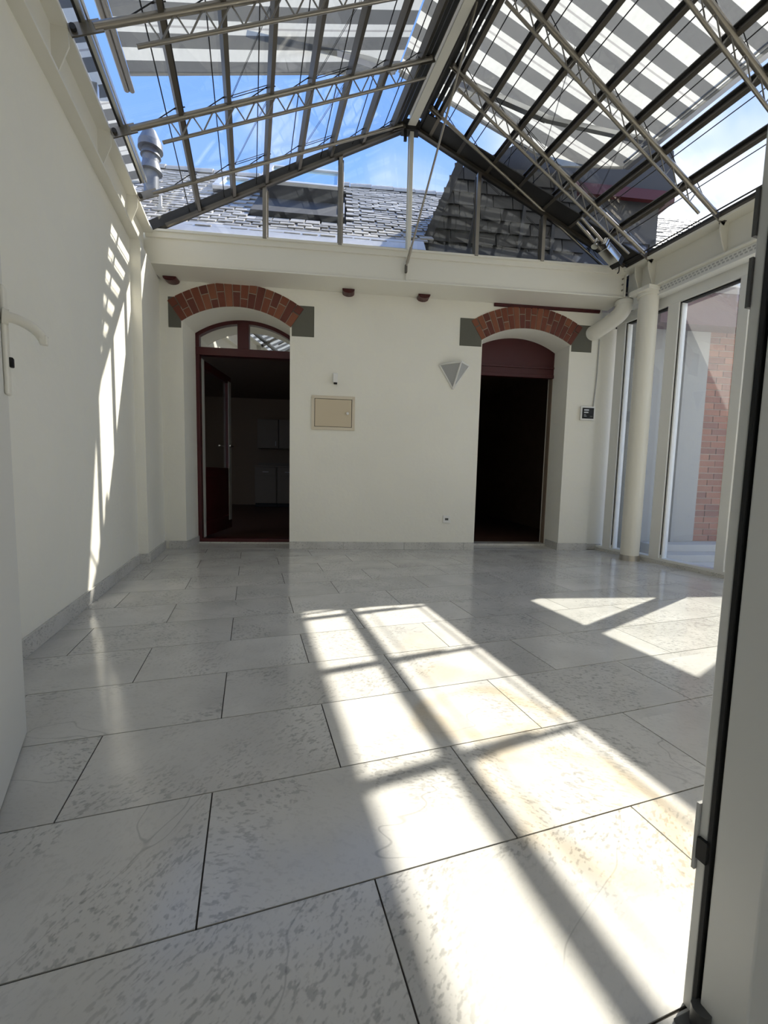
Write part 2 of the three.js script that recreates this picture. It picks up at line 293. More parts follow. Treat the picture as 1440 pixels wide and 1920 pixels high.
const TRUSS_Z = [-3.49, -2.91, -2.33, -1.745, -1.16, -0.58];
{ // left eaves beam
  const b = thing('steel_beam', 'white painted eaves beam on top of the plain white wall', 'beam', [-0.80, 2.40, -2.2]);
  const zf = -1.77, zn = 1.85;
  mesh('bottom_flange', rbx(-0.036, 0.030, 0, 0.014, zf, zn, 0.003), M.steelWhite, b);
  mesh('web', bx(-0.03, -0.015, 0.014, 0.235, zf, zn), M.steelWhite, b);
  mesh('top_flange', rbx(-0.036, 0.052, 0.232, 0.252, zf, zn, 0.003), M.steelWhite, b);
  for (const z of TRUSS_Z) mesh('stiffener', new THREE.ExtrudeGeometry(new THREE.Shape([V(-0.015, 0.014, 0), V(-0.005, 0.014, 0), V(0.052, 0.16, 0), V(0.052, 0.245, 0), V(-0.015, 0.245, 0)].map((p) => new THREE.Vector2(p.x, p.y))), { depth: 0.008, bevelEnabled: false }).translate(0, 0, z + 2.2 - 0.004), M.steelWhite, b);
}
{ // right eaves beam
  const b = thing('steel_beam', 'white painted eaves beam above the glazed courtyard side', 'beam', [3.36, 2.40, -2.0]);
  const zf = -1.18, zn = 1.75;
  mesh('web', bx(0.0, 0.014, 0.01, 0.24, zf, zn), M.steelWhite, b);
  mesh('bottom_flange', rbx(-0.055, 0.07, -0.004, 0.010, zf, zn, 0.003), M.steelWhite, b);
  mesh('top_flange', rbx(-0.108, 0.10, 0.232, 0.25, zf, zn, 0.003), M.steelWhite, b);
  mesh('outer_fascia', bx(0.07, 0.18, -0.07, 0.25, zf, zn), M.frameWhite, b);
  mesh('cover_strip', rbx(-0.02, 0.07, -0.075, -0.004, zf, zn, 0.003), M.frameWhite, b);
  for (let z = -0.95; z < 0.9; z += 0.03) mesh('vent_slot', [bx(-0.0215, -0.018, -0.030, -0.018, z, z + 0.018), bx(-0.0215, -0.018, -0.050, -0.038, z + 0.012, z + 0.03)], M.plasterGrey, b);
  for (const z of TRUSS_Z.slice(0, 5)) mesh('stiffener', new THREE.ExtrudeGeometry(new THREE.Shape([[0, 0.01], [-0.012, 0.01], [-0.085, 0.16], [-0.085, 0.24], [0, 0.24]].map((p) => new THREE.Vector2(...p))), { depth: 0.008, bevelEnabled: false }).translate(0, 0, z + (z < -3 ? 0.45 : 0.0) + 2.0 - 0.004), M.steelWhite, b);
}
// ---------------------------------------------------------------- glass roof
const RX = 1.285, PITCH = 0.5, EY = 2.66, EL = -0.72, ER = 3.29;
const roofY = (x) => EY + PITCH * (x < RX ? x - EL : ER - x);
const ZEND = -0.3;
{
  const r = thing('ridge_beam', 'white painted steel ridge beam of the glass roof', 'beam', [RX, 3.62, -2]);
  const z0 = gableZ(RX) + 2 + 0.02, z1 = ZEND + 2;
  mesh('bottom_flange', rbx(-0.034, 0.034, 0, 0.012, z0, z1, 0.003), M.steelWhite, r);
  mesh('web', bx(-0.012, 0.012, 0.012, 0.10, z0, z1), M.steelWhite, r);
  for (const s of [-1, 1]) { mesh('rail', [bx(s * 0.075 - 0.014, s * 0.075 + 0.014, 0.0, 0.025, z0, z1), bx(s * 0.115 - 0.012, s * 0.115 + 0.012, -0.02, 0.01, z0, z1)], M.barDark, r); mesh('side_plate', bar(V(s * 0.012, 0.10, z0), V(s * 0.012, 0.10, z1), 0.004, 0.004), M.steelWhite, r); }
  mesh('cap', bar(V(0, 0.105, z0), V(0, 0.105, z1), 0.26, 0.012), M.barBronze, r);
}
const PURL = [-0.39, -0.123, 0.126, 0.38, 0.632, 0.885, 1.12];
const PX = [...PURL, ...PURL.map((x) => 2 * RX - x).reverse()];
{
  const c = thing('ceiling', 'pitched glass roof of clear panes on bronze glazing bars', 'glass roof', [0, 0, 0], 0, null, 'structure');
  for (const x of PX) {
    const y = roofY(x), zf = gableZ(x) + 0.01, sl = x < RX ? 1 : -1, up = V(-sl * PITCH, 1, 0).normalize();
    const p = part('glazing_bar', c);
    mesh('bar_profile', bar(V(x, y, zf), V(x, y, ZEND), 0.026, 0.046, up), M.barBronze, p);
    mesh('gasket', bar(V(x, y + 0.03, zf), V(x, y + 0.03, ZEND), 0.04, 0.012, up), M.barDark, p);
    const x2 = x - sl * 0.072; mesh('wire', tube(V(x2, roofY(x2) + 0.022, zf), V(x2, roofY(x2) + 0.022, ZEND), 0.0035, 6), M.barDark, c);
  }
  {
    const x = -0.69, p = part('eaves_rail', c), zf = gableZ(x) + 0.55;
    mesh('rail_profile', [bar(V(x, roofY(x) + 0.012, zf), V(x, roofY(x) + 0.012, ZEND), 0.016, 0.022), bar(V(x + 0.018, roofY(x) + 0.022, zf), V(x + 0.018, roofY(x) + 0.022, ZEND), 0.008, 0.026)], M.alu, p);
    mesh('gasket', bar(V(x - 0.014, roofY(x) + 0.01, zf), V(x - 0.014, roofY(x) + 0.01, ZEND), 0.008, 0.03), M.barDark, p);
    const q = part('eaves_rail', c), zq = gableZ(3.28) + 0.02;
    mesh('rail_profile', bx(3.258, 3.36, 2.651, 2.672, zq, ZEND), M.barBronze, q);
    mesh('gasket', bx(3.262, 3.37, 2.672, 2.697, zq, ZEND), M.barDark, q);
    mesh('wire', tube(V(3.213, 2.685, zq), V(3.213, 2.685, ZEND), 0.006, 6), M.barDark, c);
  }
  // dark opaque trays that close the last strip of the courtyard slope against the gable
  { const xs = [1.36, ...PURL.map((x) => 2 * RX - x).reverse(), 3.25]; for (let k = 0; k + 1 < xs.length; k++) { const a = xs[k] + 0.003, b = xs[k + 1] - 0.003; const P = [[a, gableZ(a) - 0.01], [b, gableZ(b) - 0.01], [b, gableZ(b) + 0.19], [a, gableZ(a) + 0.19]]; const g = slab(P, 0, 0.01), p = g.attributes.position; for (let i = 0; i < p.count; i++) p.setY(i, p.getY(i) + roofY((a + b) / 2) + 0.9 * (roofY(p.getX(i)) - roofY((a + b) / 2)) - 0.012); g.deleteAttribute('normal'); g.computeVertexNormals(); mesh('verge_tray', g, M.barDark, c); } }
  // panes
  const xs = [EL + 0.03, ...PURL, RX - 0.06], cuts = [-5, -2.91, -1.745, ZEND];
  for (const side of [0, 1]) for (let k = 0; k + 1 < xs.length; k++) for (let j = 0; j + 1 < cuts.length; j++) {
    let x0 = xs[k] + 0.004, x1 = xs[k + 1] - 0.004; if (side) { const t = x0; x0 = 2 * RX - x1; x1 = 2 * RX - t; }
    let poly = clip([[x0, cuts[j] + 0.002], [x1, cuts[j] + 0.002], [x1, cuts[j + 1] - 0.002], [x0, cuts[j + 1] - 0.002]], TZ / TX, -1, -(WZ + 0.3 / NZ + 0.012));
    if (poly.length < 3) continue;
    const g = slab(poly, 0, 0.006), p = g.attributes.position;
    for (let i = 0; i < p.count; i++) p.setY(i, p.getY(i) + roofY(p.getX(i)) + 0.024);
    g.deleteAttribute('normal'); g.computeVertexNormals();
    mesh('glass_pane', g, M.glassRoof, c);
  }
  for (const s of [-1, 1]) for (const [z0, z1] of [[-3.49, -2.91], [-2.91, -2.33]]) {
    const w = part('bracing_wire', c); w.position.set(s < 0 ? -0.1 : 2.67, 2.98, z0);
    for (const [ua, ub] of [[0, 0.25], [0.51, 0.76]]) for (const d of [0, 0.014]) { const Y = (u) => u * PITCH; mesh('strand', tube(V(-s * ua, Y(ua) + 0.01 + d, 0), V(-s * ub, Y(ub) + 0.01 + d, 0.02), 0.0022, 5), M.barDark, w); mesh('strand', tube(V(-s * ua, Y(ua) + 0.012 + d, 0.0), V(-s * ub, Y(ub) + 0.012 + d, z1 - z0), 0.0014, 5), M.barDark, w); }
  }
}
// lattice rafters
function truss(z, side, full, label, group) {
  const s = side, ex = s < 0 ? EL - 0.02 : ER + 0.02, tx = s < 0 ? RX - 0.055 : RX + 0.055;
  const t = thing('roof_truss', label, 'roof truss', [ex, EY - 0.03, z], 0, group);
  const P = (u, d) => V((tx - ex) * u, Math.abs(tx - ex) * u * PITCH + d, 0);
  mesh('top_chord', tube(P(0.045, 0), P(0.985, 0), full ? 0.0165 : 0.013, 12), M.tube, t);
  if (full) {
    mesh('bottom_chord', tube(P(0.13, -0.115), P(0.965, -0.115), 0.0095, 10), M.tube, t);
    const N = 26;
    for (let k = 0; k < N; k++) { const a = 0.15 + 0.8 * k / N, b = 0.15 + 0.8 * (k + 1) / N; mesh('lacing_rod', k % 2 ? tube(P(a, -0.112), P(b, -0.004), 0.0042, 6) : tube(P(a, -0.004), P(b, -0.112), 0.0042, 6), M.tube, t); }
  }
  mesh('end_plate', [bar(P(-0.004, 0), P(0.06, 0), 0.008, 0.05)], M.tube, t);
  mesh('pin', tube(P(0.006, 0).add(V(0, 0, -0.02)), P(0.006, 0).add(V(0, 0, 0.02)), 0.013, 10), M.barDark, t);
  mesh('head_plate', [bar(P(0.94, 0), P(0.995, 0), 0.008, 0.05)], M.barBronze, t);
  // clamps that carry the glazing bars
  for (const x of PURL) { const u = ((s < 0 ? x : 2 * RX - x) - ex) / (tx - ex); if (u > 0.05 && u < 0.97) { const q = P(u, 0); mesh('clamp', [bar(V(q.x, q.y + 0.005, 0), V(q.x, q.y + 0.05, 0), 0.012, 0.03, V(0, 0, 1)), tube(V(q.x - 0.03, q.y + 0.028, 0.012), V(q.x + 0.03, q.y + 0.056, 0.012), 0.003, 6), tube(P(u - 0.075, 0.005), V(q.x, q.y + 0.05, 0.02), 0.0028, 6)], M.barDark, t); } }
  return t;
}
TRUSS_Z.forEach((z, k) => {
  const where = ['single bronze tube rafter beside the gable', 'lattice rafter next after the gable tube', 'second lattice rafter out from the gable', 'third lattice rafter out from the gable', 'fourth lattice rafter out from the gable', 'fifth lattice rafter out from the gable'][k];
  truss(z, -1, k > 0, where + ', above the plain wall', 'rafters of the glass roof');
  truss(k ? z : -3.27, 1, k > 0, where + ', above the glazed side', 'rafters of the glass roof');
});
{ // raking tie rod from the ridge to the gable beam
  const t = thing('tie_rod', 'slim raking steel rod from the ridge beam to the gable beam', 'rod', wpos(1.372, 2.50, 0.312));
  const e = V(1.335, 3.63, -2.53).sub(t.position);
  mesh('rod', tube(V(0, 0.02, 0), e, 0.0085, 8), M.tube, t);
  mesh('turnbuckle', tube(V(0, 0.02, 0).lerp(e, 0.02), V(0, 0.02, 0).lerp(e, 0.10), 0.013, 8), M.tube, t);
  mesh('fork', bx(-0.008, 0.008, -0.03, 0.035, -0.012, 0.012), M.barBronze, t);
}
{ // gable glazing
  const g = wthing('window_1', 'triangular glazed gable with slim bronze mullions', 'window', 1.376, 2.65, 0.30, null, 'structure');
  const sl = -0.705 - 1.376, sr = 3.41 - 1.376, top = 1.0, yL = (s) => top * (s - sl) / -sl, yR = (s) => top * (sr - s) / sr, yy = (s) => s < 0 ? yL(s) : yR(s);
  mesh('rafter', [bar(V(sl, 0.03, 0), V(-0.02, top + 0.01, 0), 0.05, 0.075), ], M.barDark, g);
  mesh('rafter_rail', [bar(V(sl + 0.12, 0.035, 0.03), V(-0.03, top - 0.032, 0.03), 0.022, 0.022)], M.barBronze, g);
  mesh('rafter', [bar(V(sr, 0.03, 0), V(0.02, top + 0.01, 0), 0.05, 0.06)], M.barDark, g);
  mesh('rafter_rail', [bar(V(sr - 0.05, 0.012, 0.032), V(0.03, top - 0.03, 0.032), 0.024, 0.024)], M.barBronze, g);
  mesh('sill', bx(sl, sr, -0.004, 0.012, -0.03, 0.02), M.steelWhite, g);
  const mu = [-1.19, -0.572, 0.014, 0.61, 1.212];
  for (const s of mu) mesh('mullion', [rbx(s - 0.016, s + 0.016, 0, yy(s) - 0.02, -0.02, 0.03, 0.003), bx(s - 0.024, s + 0.024, 0, yy(s) - 0.03, -0.026, -0.02)], s === 0.014 ? M.steelWhite : M.tube, g);
  const ed = [sl + 0.06, ...mu, sr - 0.06];
  for (let k = 0; k + 1 < ed.length; k++) { const a = ed[k] + 0.012, b = ed[k + 1] - 0.012, P = [[a, 0.008], [b, 0.008], [b, Math.max(0.02, yy(b) - 0.01)]]; if (a < 0 && b > 0) P.push([0, top - 0.02]); P.push([a, Math.max(0.02, yy(a) - 0.01)]); mesh('glass_pane', prism(P, -0.018, -0.012), M.glassRoof, g); }
  mesh('apex_bracket', [bx(-0.075, 0.075, top - 0.06, top + 0.02, -0.03, 0.05), bx(-0.055, -0.03, top - 0.14, top - 0.05, 0.02, 0.04)], M.barDark, g);
}
{ // motor that opens the roof vent
  const a = thing('vent_actuator', 'boxy silver vent motor in the roof corner over the column', 'motor', [2.96, 2.675, -3.02]);
  a.rotation.set(0, 0.1, -26.5 * rad);
  mesh('housing', rbx(-0.085, 0.085, -0.035, 0.035, -0.045, 0.045, 0.005), M.chrome, a);
  mesh('end_cap', rbx(0.085, 0.13, -0.04, 0.035, -0.045, 0.045, 0.004), M.rubber, a);
  mesh('tip', rbx(0.128, 0.16, -0.025, 0.03, -0.04, 0.0, 0.004), M.alu, a);
  mesh('drive_rod', [tube(V(-0.42, -0.01, -0.02), V(-0.08, -0.01, -0.02), 0.013, 10), tube(V(-0.42, 0.0, 0.025), V(-0.08, 0.0, 0.025), 0.011, 10)], M.tube, a);
  mesh('knuckle', [tube(V(-0.16, -0.045, -0.02), V(-0.16, 0.02, -0.02), 0.028, 12), tube(V(-0.115, -0.035, 0.03), V(-0.115, 0.03, 0.03), 0.026, 12)], M.chrome, a);
  mesh('cable', sweep([V(0.12, -0.04, 0.03), V(0.15, -0.07, 0.02), V(0.17, -0.06, -0.01)], 0.005, 6, 10), M.rubber, a);
}

// ---------------------------------------------------------------- glazed courtyard side
{
  const w = thing('window_2', 'full-height glazed courtyard side with white mullions', 'window', [3.47, 0, -1.9], 0, null, 'structure');
  const zs = [-3.315, -2.785, -2.235, -1.665, -1.10, -0.535], half = 0.05;
  zs.forEach((z, k) => { const h = k === 2 ? 0.036 : half; mesh('mullion', [rbx(-0.02, 0.07, 0.045, 2.25, z - h + 1.9, z + h + 1.9, 0.004), rbx(0.0, 0.055, 0.05, 2.25, z + h + 1.9, z + h + 0.018 + 1.9, 0.002)], M.frameWhite, w); mesh('gasket', bx(-0.004, 0.0, 0.08, 2.24, z + h + 1.9, z + h + 0.006 + 1.9), M.rubber, w); });
  mesh('transom', rbx(-0.024, 0.072, 2.245, 2.332, -1.55, 1.7, 0.004), M.frameWhite, w);
  mesh('transom_gasket', bx(0.0, 0.05, 2.232, 2.246, -1.5, 1.7), M.rubber, w);
  mesh('sill', rbx(-0.02, 0.08, 0.0, 0.05, -1.55, 1.7, 0.004), M.frameWhite, w);
  mesh('sill_skirting', bx(-0.03, -0.02, 0, 0.03, -1.55, 1.7), M.skirt, w);
  for (let k = 0; k + 1 < zs.length; k++) { mesh('glass_pane', bx(0.022, 0.028, 0.05, 2.24, zs[k] + half + 1.9, zs[k + 1] - half + 1.9), M.glass, w); mesh('dust_film', bx(0.0285, 0.0287, 0.06, 2.23, zs[k] + half + 1.92, zs[k + 1] - half + 1.88), M.dust, w); }
}
{
  const c = thing('column', 'round white painted steel column in front of the glazing', 'column', [3.335, 0, -2.93]);
  mesh('shaft', tube(V(0, 0.03, 0), V(0, 2.345, 0), 0.078, 40), M.steelWhite, c);
  mesh('base_collar', tube(V(0, 0, 0), V(0, 0.05, 0), 0.082, 40), M.stainlessBase, c);
  mesh('head_plate', [tube(V(0, 2.335, 0), V(0, 2.36, 0), 0.092, 40), rbx(-0.12, 0.1, 2.36, 2.396, -0.1, 0.1, 0.004)], M.steelWhite, c);
}
{
  const p = thing('drain_pipe', 'fat white rainwater pipe bending from the wall to the eaves', 'pipe', [3.30, 2.3, -3.17]);
  mesh('pipe', sweep([V(-0.07, -0.13, -0.33), V(-0.055, -0.115, -0.24), V(-0.02, -0.06, -0.10), V(0.0, -0.02, -0.03), V(0.012, 0.03, 0.0), V(0.015, 0.09, 0.0)], 0.072, 28, 40), M.steelWhite, p);
  mesh('collar', tube(V(0.015, 0.05, 0), V(0.015, 0.085, 0), 0.078, 28), M.steelWhite, p);
}
// ---------------------------------------------------------------- doors
{ // left arched doorway: red frame, fanlight, open leaf
  const d = wthing('door_1', 'dark red glazed door standing open under a two-light fanlight', 'door', 0, 0, -0.33, null, 'structure');
  const c = arc(DL), f = 0.035, y0 = 1.86, y1 = 1.935, sm = -0.135;
  mesh('frame_post', rbx(DL.s0 - 0.02, DL.s0 + f, 0, DL.spring + 0.03, -0.06, 0, 0.004), M.red, d);
  mesh('frame_post', rbx(DL.s1 - 0.03, DL.s1 + 0.02, 0, DL.spring + 0.03, -0.06, 0, 0.004), M.red, d);
  const P = []; for (let k = 0; k <= 20; k++) { const t = -c.a + 2 * c.a * k / 20; P.push([c.cs + (c.R + 0.02) * Math.sin(t), c.cy + (c.R + 0.02) * Math.cos(t)]); } for (let k = 20; k >= 0; k--) { const t = -c.a + 2 * c.a * k / 20; P.push([c.cs + (c.R - 0.035) * Math.sin(t), c.cy + (c.R - 0.035) * Math.cos(t)]); }
  mesh('arched_head', prism(P, -0.06, 0), M.red, d);
  mesh('transom', rbx(DL.s0, DL.s1, y0, y1, -0.065, 0.006, 0.004), M.red, d);
  mesh('mullion', rbx(sm - 0.055, sm + 0.055, y1, 2.19, -0.06, 0.004, 0.004), M.red, d);
  for (const [a, b] of [[DL.s0 + f, sm - 0.055], [sm + 0.055, DL.s1 - 0.03]]) { const Q = [[a, y1], [b, y1]]; for (let k = 0; k <= 8; k++) { const x = b + (a - b) * k / 8; Q.push([x, c.cy + Math.sqrt((c.R - 0.03) ** 2 - (x - c.cs) ** 2)]); } mesh('fanlight_pane', prism(Q, -0.034, -0.028), M.fanGlass, d); }
  mesh('threshold', rbx(DL.s0, DL.s1, 0, 0.045, -0.12, 0.0, 0.004), M.red, d);
  mesh('sill_strip', bx(DL.s0, DL.s1, 0, 0.012, 0.0, 0.02), M.skirt, d);
  const leaf = part('door_leaf', d); leaf.position.set(DL.s0 + f, 0.05, -0.06); leaf.rotation.y = 85 * rad;
  const L = 0.84, h = 1.79;
  mesh('stile', [rbx(0, 0.075, 0, h, -0.045, 0, 0.003), rbx(L - 0.075, L, 0, h, -0.045, 0, 0.003), rbx(0.07, L - 0.07, h - 0.08, h, -0.045, 0, 0.003), rbx(0.07, L - 0.07, 0, 0.16, -0.045, 0, 0.003), rbx(0.07, L - 0.07, 0.62, 0.72, -0.045, 0, 0.003)], M.red, leaf);
  mesh('glazing', bx(0.07, L - 0.07, 0.72, h - 0.08, -0.026, -0.02), M.glass, leaf);
  mesh('panel', bx(0.07, L - 0.07, 0.16, 0.62, -0.03, -0.015), M.red, leaf);
  mesh('weather_strip', [bx(0.0, 0.05, 0.0, h, 0.0, 0.006), bx(L - 0.10, L - 0.02, 0.10, h - 0.06, 0.0, 0.006)], M.plasterGrey, leaf);
  mesh('handle', [tube(V(L - 0.05, 0.98, 0), V(L - 0.05, 0.98, 0.04), 0.008, 8), tube(V(L - 0.05, 0.98, 0.04), V(L - 0.16, 0.98, 0.04), 0.008, 8)], M.chrome, leaf);
}
{ // right arched doorway: red arched board over a dark passage
  const d = wthing('door_2', 'open dark doorway below a red arched head board', 'door', 0, 0, -0.27, null, 'structure');
  const c = arc(DR), P = [[DR.s0 - 0.01, 1.80], [DR.s1 + 0.01, 1.80]]; for (let k = 0; k <= 20; k++) { const t = c.a - 2 * c.a * k / 20; P.push([c.cs + (c.R + 0.01) * Math.sin(t), c.cy + (c.R + 0.01) * Math.cos(t)]); }
  mesh('head_board', prism(P, -0.05, -0.02), M.redBoard, d);
  mesh('moulding', [rbx(DR.s0, DR.s1, 1.885, 1.905, -0.025, -0.008, 0.003), rbx(DR.s0, DR.s1, 1.79, 1.825, -0.06, -0.01, 0.004)], M.redBoard, d);
  mesh('frame_post', rbx(DR.s1 - 0.008, DR.s1 + 0.02, 0, 2.05, -0.10, -0.03, 0.003), M.roomWall, d);
  mesh('frame_post', rbx(DR.s0 - 0.02, DR.s0 + 0.008, 0, 2.05, -0.10, -0.03, 0.003), M.roomWall, d);
  mesh('threshold', rbx(DR.s0, DR.s1, 0, 0.022, -0.13, 0.02, 0.003), M.skirt, d);
}
// rooms behind, dark and shut off from the daylight
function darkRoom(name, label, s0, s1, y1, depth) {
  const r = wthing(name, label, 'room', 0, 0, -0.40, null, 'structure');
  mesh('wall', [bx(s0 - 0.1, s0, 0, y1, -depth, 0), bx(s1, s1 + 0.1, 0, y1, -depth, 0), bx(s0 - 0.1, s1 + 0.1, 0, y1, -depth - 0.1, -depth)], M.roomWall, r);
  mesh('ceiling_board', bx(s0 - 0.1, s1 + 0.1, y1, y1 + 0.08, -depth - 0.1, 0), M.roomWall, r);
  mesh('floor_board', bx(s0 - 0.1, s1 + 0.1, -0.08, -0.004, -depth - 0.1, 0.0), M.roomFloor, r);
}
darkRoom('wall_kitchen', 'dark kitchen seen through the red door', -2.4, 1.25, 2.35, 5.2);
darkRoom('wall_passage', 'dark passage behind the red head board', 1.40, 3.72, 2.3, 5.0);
{
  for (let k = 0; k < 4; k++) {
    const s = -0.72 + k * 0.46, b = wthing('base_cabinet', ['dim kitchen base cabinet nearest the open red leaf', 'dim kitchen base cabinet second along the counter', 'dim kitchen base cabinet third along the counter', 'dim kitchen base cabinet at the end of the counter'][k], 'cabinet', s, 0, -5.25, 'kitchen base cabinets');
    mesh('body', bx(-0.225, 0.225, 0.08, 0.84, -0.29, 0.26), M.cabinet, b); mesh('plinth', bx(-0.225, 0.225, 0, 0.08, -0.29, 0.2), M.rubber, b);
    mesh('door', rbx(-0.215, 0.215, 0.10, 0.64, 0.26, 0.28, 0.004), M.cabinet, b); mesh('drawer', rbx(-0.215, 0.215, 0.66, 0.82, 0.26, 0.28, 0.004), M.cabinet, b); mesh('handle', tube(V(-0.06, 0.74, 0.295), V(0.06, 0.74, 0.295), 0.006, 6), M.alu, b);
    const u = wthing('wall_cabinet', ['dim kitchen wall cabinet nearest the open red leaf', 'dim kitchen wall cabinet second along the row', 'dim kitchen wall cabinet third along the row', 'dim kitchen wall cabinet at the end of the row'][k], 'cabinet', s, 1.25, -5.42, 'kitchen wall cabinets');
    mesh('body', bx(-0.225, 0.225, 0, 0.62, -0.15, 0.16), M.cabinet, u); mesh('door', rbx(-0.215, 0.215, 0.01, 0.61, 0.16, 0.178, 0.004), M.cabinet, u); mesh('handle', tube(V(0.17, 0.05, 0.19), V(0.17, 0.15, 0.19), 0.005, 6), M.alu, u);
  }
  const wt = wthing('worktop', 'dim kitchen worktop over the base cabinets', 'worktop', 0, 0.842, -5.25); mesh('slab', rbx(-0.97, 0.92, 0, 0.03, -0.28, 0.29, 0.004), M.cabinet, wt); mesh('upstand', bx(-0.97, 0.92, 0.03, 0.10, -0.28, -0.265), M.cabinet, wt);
}
{ // entrance: the leaf that stands open at the left of the camera
  const ang = Math.atan2(0.2586, 0.966), d = thing('door_3', 'plain white entrance door leaf standing open with a lever handle', 'door', [-0.586, 0, -1.32], ang, null, 'structure');
  // local: z runs from the free edge to the hinge, x out of the leaf into the room
  mesh('leaf', rbx(-0.045, 0, 0.006, 2.1, 0.0, 0.84, 0.004), M.doorWhite, d);
  mesh('rebate_lip', rbx(-0.062, -0.045, 0.01, 2.09, 0.014, 0.82, 0.003), M.doorWhite, d);
  mesh('handle_plate', rbx(0, 0.010, 0.905, 1.165, 0.012, 0.05, 0.005), M.steelWhite, d);
  mesh('lever', (() => { const g = sweep([V(0.004, 1.090, 0.050), V(0.03, 1.088, 0.046), V(0.055, 1.078, 0.040), V(0.070, 1.066, 0.036), V(0.079, 1.052, 0.034)], 0.0125, 16, 30); return [g, rbx(0.070, 0.088, 1.038, 1.062, 0.022, 0.046, 0.004)]; })(), M.steelWhite, d);
  mesh('lever_neck', tube(V(0.004, 1.090, 0.050), V(0.016, 1.089, 0.048), 0.018, 16), M.steelWhite, d);
  mesh('key_cylinder', rbx(0.008, 0.018, 0.974, 0.998, 0.018, 0.034, 0.003), M.rubber, d);
}
{ // entrance frame at the right of the camera
  const d = thing('door_4', 'white steel entrance door frame with seal and dark strike plates', 'door frame', [0.57, 0, -0.35], 0, null, 'structure');
  mesh('jamb', rbx(0.004, 0.06, 0, 2.15, -0.015, -0.003, 0.002), M.doorWhite, d);
  mesh('seal', bx(0.002, 0.03, 0, 2.15, -0.002, 0.003), M.rubber, d);
  mesh('face', rbx(0.0035, 0.36, 0, 2.15, 0.0066, 0.06, 0.003), M.doorWhite, d);
  for (const [y0, y1] of [[0.94, 0.998], [1.022, 1.077]]) mesh('strike_plate', bx(0.001, 0.05, y0, y1, -0.0185, -0.0145), M.plate, d);
  mesh('strike_plate', bx(0.0005, 0.02, 0.205, 0.30, -0.0185, -0.0145), M.plasterGrey, d);
  mesh('corner_grime', [rbx(-0.028, 0.05, 0, 0.005, -0.004, 0.05, 0.002), tube(V(0.0, 0, 0.012), V(0.0, 0.03, 0.012), 0.012, 10)], M.plate, d);  // made-up plate and stub standing for the dark grimy floor corner
  mesh('latch_hole', bx(-0.0015, 0.012, 0.225, 0.255, -0.0125, 0.0), M.rubber, d);
  mesh('screw', tube(V(0.012, 0.275, -0.02), V(0.012, 0.275, -0.003), 0.004, 8), M.alu, d);
}
{ // wall round the entrance and the daylit porch the camera stands in
  const w = thing('wall_front', 'white plaster wall around the entrance door', 'wall', [0, 0, 0], 0, null, 'structure');
  mesh('plaster', [bx(-1.1, -0.42, 0, 2.62, -0.30, -0.16), bx(0.93, 3.6, 0, 2.62, -0.30, -0.16), bx(-0.42, 0.93, 2.15, 2.62, -0.30, -0.16)], M.plaster, w);
  mesh('gable_plaster', prism([[-1.0, 2.62], [3.55, 2.62], [RX, 3.78]], -0.30, -0.16), M.plaster, w);
  const p = thing('wall_porch', 'white porch behind the entrance', 'wall', [0, 0, 0], 0, null, 'structure');
  mesh('porch_wall', [bx(-1.5, -1.4, 0, 2.6, -0.16, 1.7), bx(1.7, 1.8, 0, 2.6, -0.16, 1.7), bx(-1.5, -0.35, 0, 2.6, 1.6, 1.7), bx(0.55, 1.8, 0, 2.6, 1.6, 1.7), bx(-0.35, 0.55, 2.0, 2.6, 1.6, 1.7)], M.plaster, p);
  mesh('porch_floor', bx(-1.5, 1.8, -0.08, -0.004, -0.15, 1.7), M.stone, p);
  mesh('porch_roof', bx(-1.5, 1.8, 2.62, 2.70, -0.16, 1.7), M.plaster, p);
}

// ---------------------------------------------------------------- fittings on the far wall
{
  const c = wthing('fuse_cabinet', 'cream flush electrical cabinet with a small round knob', 'cabinet', 0.76, 1.142, 0);
  mesh('frame', [rbx(-0.203, 0.203, 0, 0.028, 0, 0.012, 0.002), rbx(-0.203, 0.203, 0.289, 0.317, 0, 0.012, 0.002), rbx(-0.203, -0.176, 0.02, 0.30, 0, 0.012, 0.002), rbx(0.176, 0.203, 0.02, 0.30, 0, 0.012, 0.002)], M.creamFrame, c);
  mesh('recess', bx(-0.178, 0.178, 0.026, 0.291, 0, 0.002), M.grout, c);
  mesh('door', rbx(-0.171, 0.171, 0.032, 0.285, 0.001, 0.009, 0.002), M.cream, c);
  mesh('knob', [tube(V(0.135, 0.158, 0.009), V(0.135, 0.158, 0.022), 0.013, 16)], M.chrome, c);
}
{
  const c = wthing('motion_sensor', 'small white sensor box above the cream cabinet', 'sensor', 0.775, 1.565, 0);
  mesh('body', rbx(-0.022, 0.022, 0.012, 0.10, 0, 0.04, 0.008, 3), M.plastic, c); mesh('lens', rbx(-0.014, 0.018, 0, 0.014, 0.005, 0.038, 0.004), M.rubber, c);
}
{
  const c = wthing('power_socket', 'square white wall socket near the floor', 'socket', 1.89, 0.27, 0);
  mesh('plate', rbx(-0.037, 0.037, 0, 0.074, 0, 0.010, 0.003), M.plastic, c); mesh('insert', rbx(-0.017, 0.017, 0.026, 0.048, 0.008, 0.0115, 0.001), M.plate, c);
}
